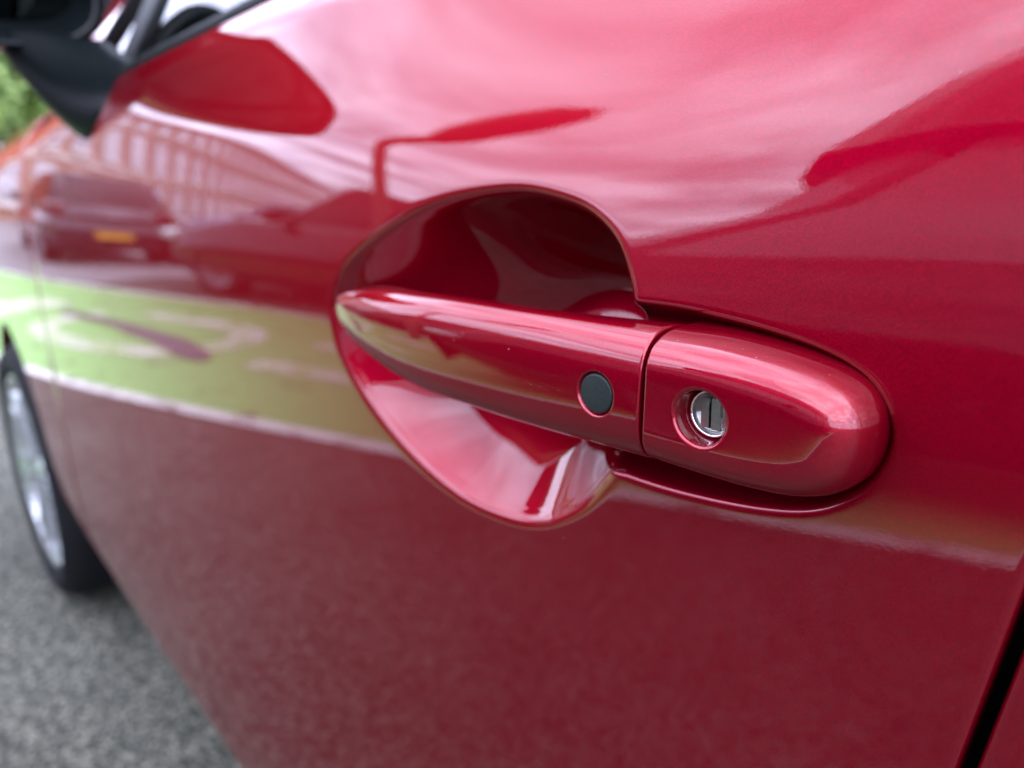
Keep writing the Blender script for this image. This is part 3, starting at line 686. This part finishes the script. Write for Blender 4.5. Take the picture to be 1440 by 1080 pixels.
def building():
    X0, Y0, Y1, H = 0., 0., -78., 6.6
    root = tag(empty('brick_building', (-22 - .8 * 39, -.6 - .6 * 39, 0), R_(-53.13)), 'long red brick building with rows of white framed windows', 'building')
    cy = (Y0 + Y1) / 2
    def part(name, c, s, mat, parent=root):
        o = box(name, (c[0] - X0, c[1] - cy, c[2]), s, mat); o.parent = parent; return o
    part('wall', (X0 - 1.5, cy, H / 2), (3, Y0 - Y1, H), BRICK)
    part('parapet', (X0 + .06, cy, H + .09), (.34, Y0 - Y1 + .3, .18), STONE)
    for z in (2.45, 4.6): part('string_course', (X0 + .03, cy, z), (.10, Y0 - Y1, .16), STONE)
    bm = bmesh.new(); add_box(bm, (-1.6, 0, H + .55), (2.8, Y0 - Y1, .7)); bmesh.ops.scale(bm, verts=[v for v in bm.verts if v.co.z > H + .55], vec=(.4, .98, 1), space=Matrix.Translation((1.6, 0, 0)))
    o = bm_obj('roof', bm, SLATE); o.parent = root
    y = Y0 - 1.6; k = 0
    while y > Y1 + 1.5:
        for z, h in ((1.35, 1.5), (3.5, 1.45), (5.5, 1.3)):
            w = part('window', (X0 + .05, y, z), (.12, 1.36, h), WFRAME)
            for dy in (-.33, .33):
                for dz in (-h / 4, h / 4): part('pane', (X0 + .115, y + dy, z + dz), (.02, .54, h / 2 - .14), PANE, w)
            part('sill', (X0 + .10, y, z - h / 2 - .07), (.26, 1.5, .12), STONE, w)
        y -= 2.45; k += 1
building()

POLE = simple('brown painted steel', (.14, .045, .03), .5); LENS = simple('lamp lens', (.7, .7, .68), .3)
def lamp_post():
    bx0, by0 = -3.95, -2.15; root = tag(empty('lamp_post', (bx0, by0, 0)), 'brown steel lamp post with one raised arm between the bays', 'lamp post')
    a = np.linspace(0, 2 * math.pi, 20, endpoint=False)
    def tube(name, path, mat):
        path = np.array(path, float); rings = []
        for i, (x, y, z, r) in enumerate(path):
            d = path[min(i + 1, len(path) - 1), :3] - path[max(i - 1, 0), :3]; d /= np.linalg.norm(d)
            u = np.cross(d, (0, 1, .01)); u /= np.linalg.norm(u); v = np.cross(d, u)
            rings.append(np.array([x, y, z]) + r * (np.cos(a)[:, None] * u + np.sin(a)[:, None] * v))
        o = np_mesh(name, np.stack(rings, 1), grid_faces(20, len(path), close_u=True), mat); o.parent = root; return o
    tube('column', [(0, 0, 0, .09), (0, 0, .9, .09), (0, 0, .95, .06), (0, 0, 2.05, .055), (.04, 0, 2.15, .055), (.20, .02, 2.19, .05), (.70, .06, 2.30, .045)], POLE)
    ln = tube('lantern', [(.62, .06, 2.28, .01), (.63, .06, 2.28, .06), (.82, .08, 2.38, .10), (1.10, .10, 2.58, .10), (1.26, .11, 2.72, .08), (1.32, .11, 2.76, .01)], POLE)
lamp_post()

# ------------------------------------------------------------------ trees beyond the bonnet
def leaf_mat(name, c1, c2):
    m, nt, b = new_mat(name); N = nt.nodes.new; L = nt.links.new
    oi = N('ShaderNodeTexCoord'); n = N('ShaderNodeTexNoise'); n.inputs['Scale'].default_value = 3; L(oi.outputs['Object'], n.inputs['Vector'])
    cr = N('ShaderNodeValToRGB'); cr.color_ramp.elements[0].position = .3; cr.color_ramp.elements[1].position = .7; cr.color_ramp.elements[0].color = (*c1, 1); cr.color_ramp.elements[1].color = (*c2, 1)
    L(n.outputs['Fac'], cr.inputs[0]); L(cr.outputs[0], b.inputs['Base Color']); b.inputs['Roughness'].default_value = .5
    b.inputs['Transmission Weight'].default_value = 0; b.inputs['Subsurface Weight'].default_value = 0
    return m
BARK = simple('bark', (.06, .045, .03), .9, noise=.3, nscale=8)
LEAF = [leaf_mat('leaves', (.07, .14, .02), (.22, .32, .07)), leaf_mat('darker leaves', (.03, .07, .015), (.09, .15, .03))]
def tree(label, loc, h, rad, mat, n=9000):
    root = tag(empty('broadleaf_tree', (loc[0], loc[1], 0)), label, 'tree', 'trees beyond the bonnet')
    bm = bmesh.new()
    bmesh.ops.create_cone(bm, segments=10, radius1=.24, radius2=.12, depth=h * .6, matrix=Matrix.Translation((0, 0, h * .3)))
    for k in range(7):
        a = k * 2.4; M = Matrix.Translation((math.cos(a) * rad * .25, math.sin(a) * rad * .25, h * (.45 + .04 * k))) @ Matrix.Rotation(a, 4, 'Z') @ Matrix.Rotation(R_(48), 4, 'Y')
        bmesh.ops.create_cone(bm, segments=6, radius1=.09, radius2=.03, depth=rad * .9, matrix=M)
    t = bm_obj('trunk', bm, BARK); t.parent = root
    cl = RNG.normal(size=(26, 3)); cl /= np.linalg.norm(cl, axis=1)[:, None]; cl *= (RNG.random(26) ** .4)[:, None] * np.array([rad, rad, h * .36]); cl[:, 2] += h * .56
    idx = RNG.integers(0, 26, n); d = RNG.normal(size=(n, 3)); d /= np.linalg.norm(d, axis=1)[:, None]
    c = cl[idx] + d * (RNG.random(n) ** .33)[:, None] * rad * .36
    u = RNG.normal(size=(n, 3)); u /= np.linalg.norm(u, axis=1)[:, None]; v = np.cross(u, RNG.normal(size=(n, 3))); v /= np.linalg.norm(v, axis=1)[:, None]
    s_ = (.06 + .06 * RNG.random(n))[:, None]
    V = np.stack([c - u * s_ - v * s_ * .55, c + u * s_ - v * s_ * .55, c + u * s_ + v * s_ * .55, c - u * s_ + v * s_ * .55], 1)
    o = np_mesh('crown', V, np.arange(4 * n).reshape(n, 4), mat, smooth=False); o.parent = root
tree('pale green broadleaf tree beyond the bonnet, left of the mirror foot', (-27, 4.6), 7.4, 2.6, LEAF[0], 16000)
tree('darker green tree behind the pale one beyond the bonnet', (-31, 2.4), 8.2, 2.8, LEAF[1])
tree('low spreading tree farther round behind the red car', (-29, 8.4), 7.0, 2.8, LEAF[0])

# ------------------------------------------------------------------ lint and grit on the paint
def specks():
    bm = bmesh.new(); rg = np.random.default_rng(3)
    def put(x, y, z, r):
        bmesh.ops.create_icosphere(bm, subdivisions=1, radius=r, matrix=Matrix.Translation((x, y, z)) @ Matrix.Rotation(rg.random() * 3, 4, 'Y') @ Matrix.Diagonal((1 + rg.random(), .6, .8, 1)))
    for k in range(18):                                         # top edge of the end cap
        x = -.1235 + .05 * rg.random(); z = .8985 - .0035 * rg.random() - max(0, (x + .095)) * .16
        put(x, float(cap_y(np.array([x]), np.array([z]))[0]), z, .00005 + .00013 * rg.random() ** 3)
    for k in range(34):                                         # door skin
        x = -.45 + .41 * rg.random(); z = .70 + .32 * rg.random()
        if float(poly_dist(np.array([x]), np.array([z]), bowl)[0]) > -.004 or float(poly_dist(np.array([x]), np.array([z]), recess)[0]) > -.004: continue
        put(x, float(surf(x, z)), z, .00010 + .00014 * rg.random() ** 2)
    for k in range(10):
        x = -.30 + .14 * rg.random(); z = .870 + .018 * rg.random(); put(x, float(face_y(x, z)), z, .00007 + .0001 * rg.random())
    o = bm_obj('dust', bm, simple('lint', (.30, .28, .26), .9)); tag(o, 'fine pale lint and grit on the red paint', kind='stuff')
specks()
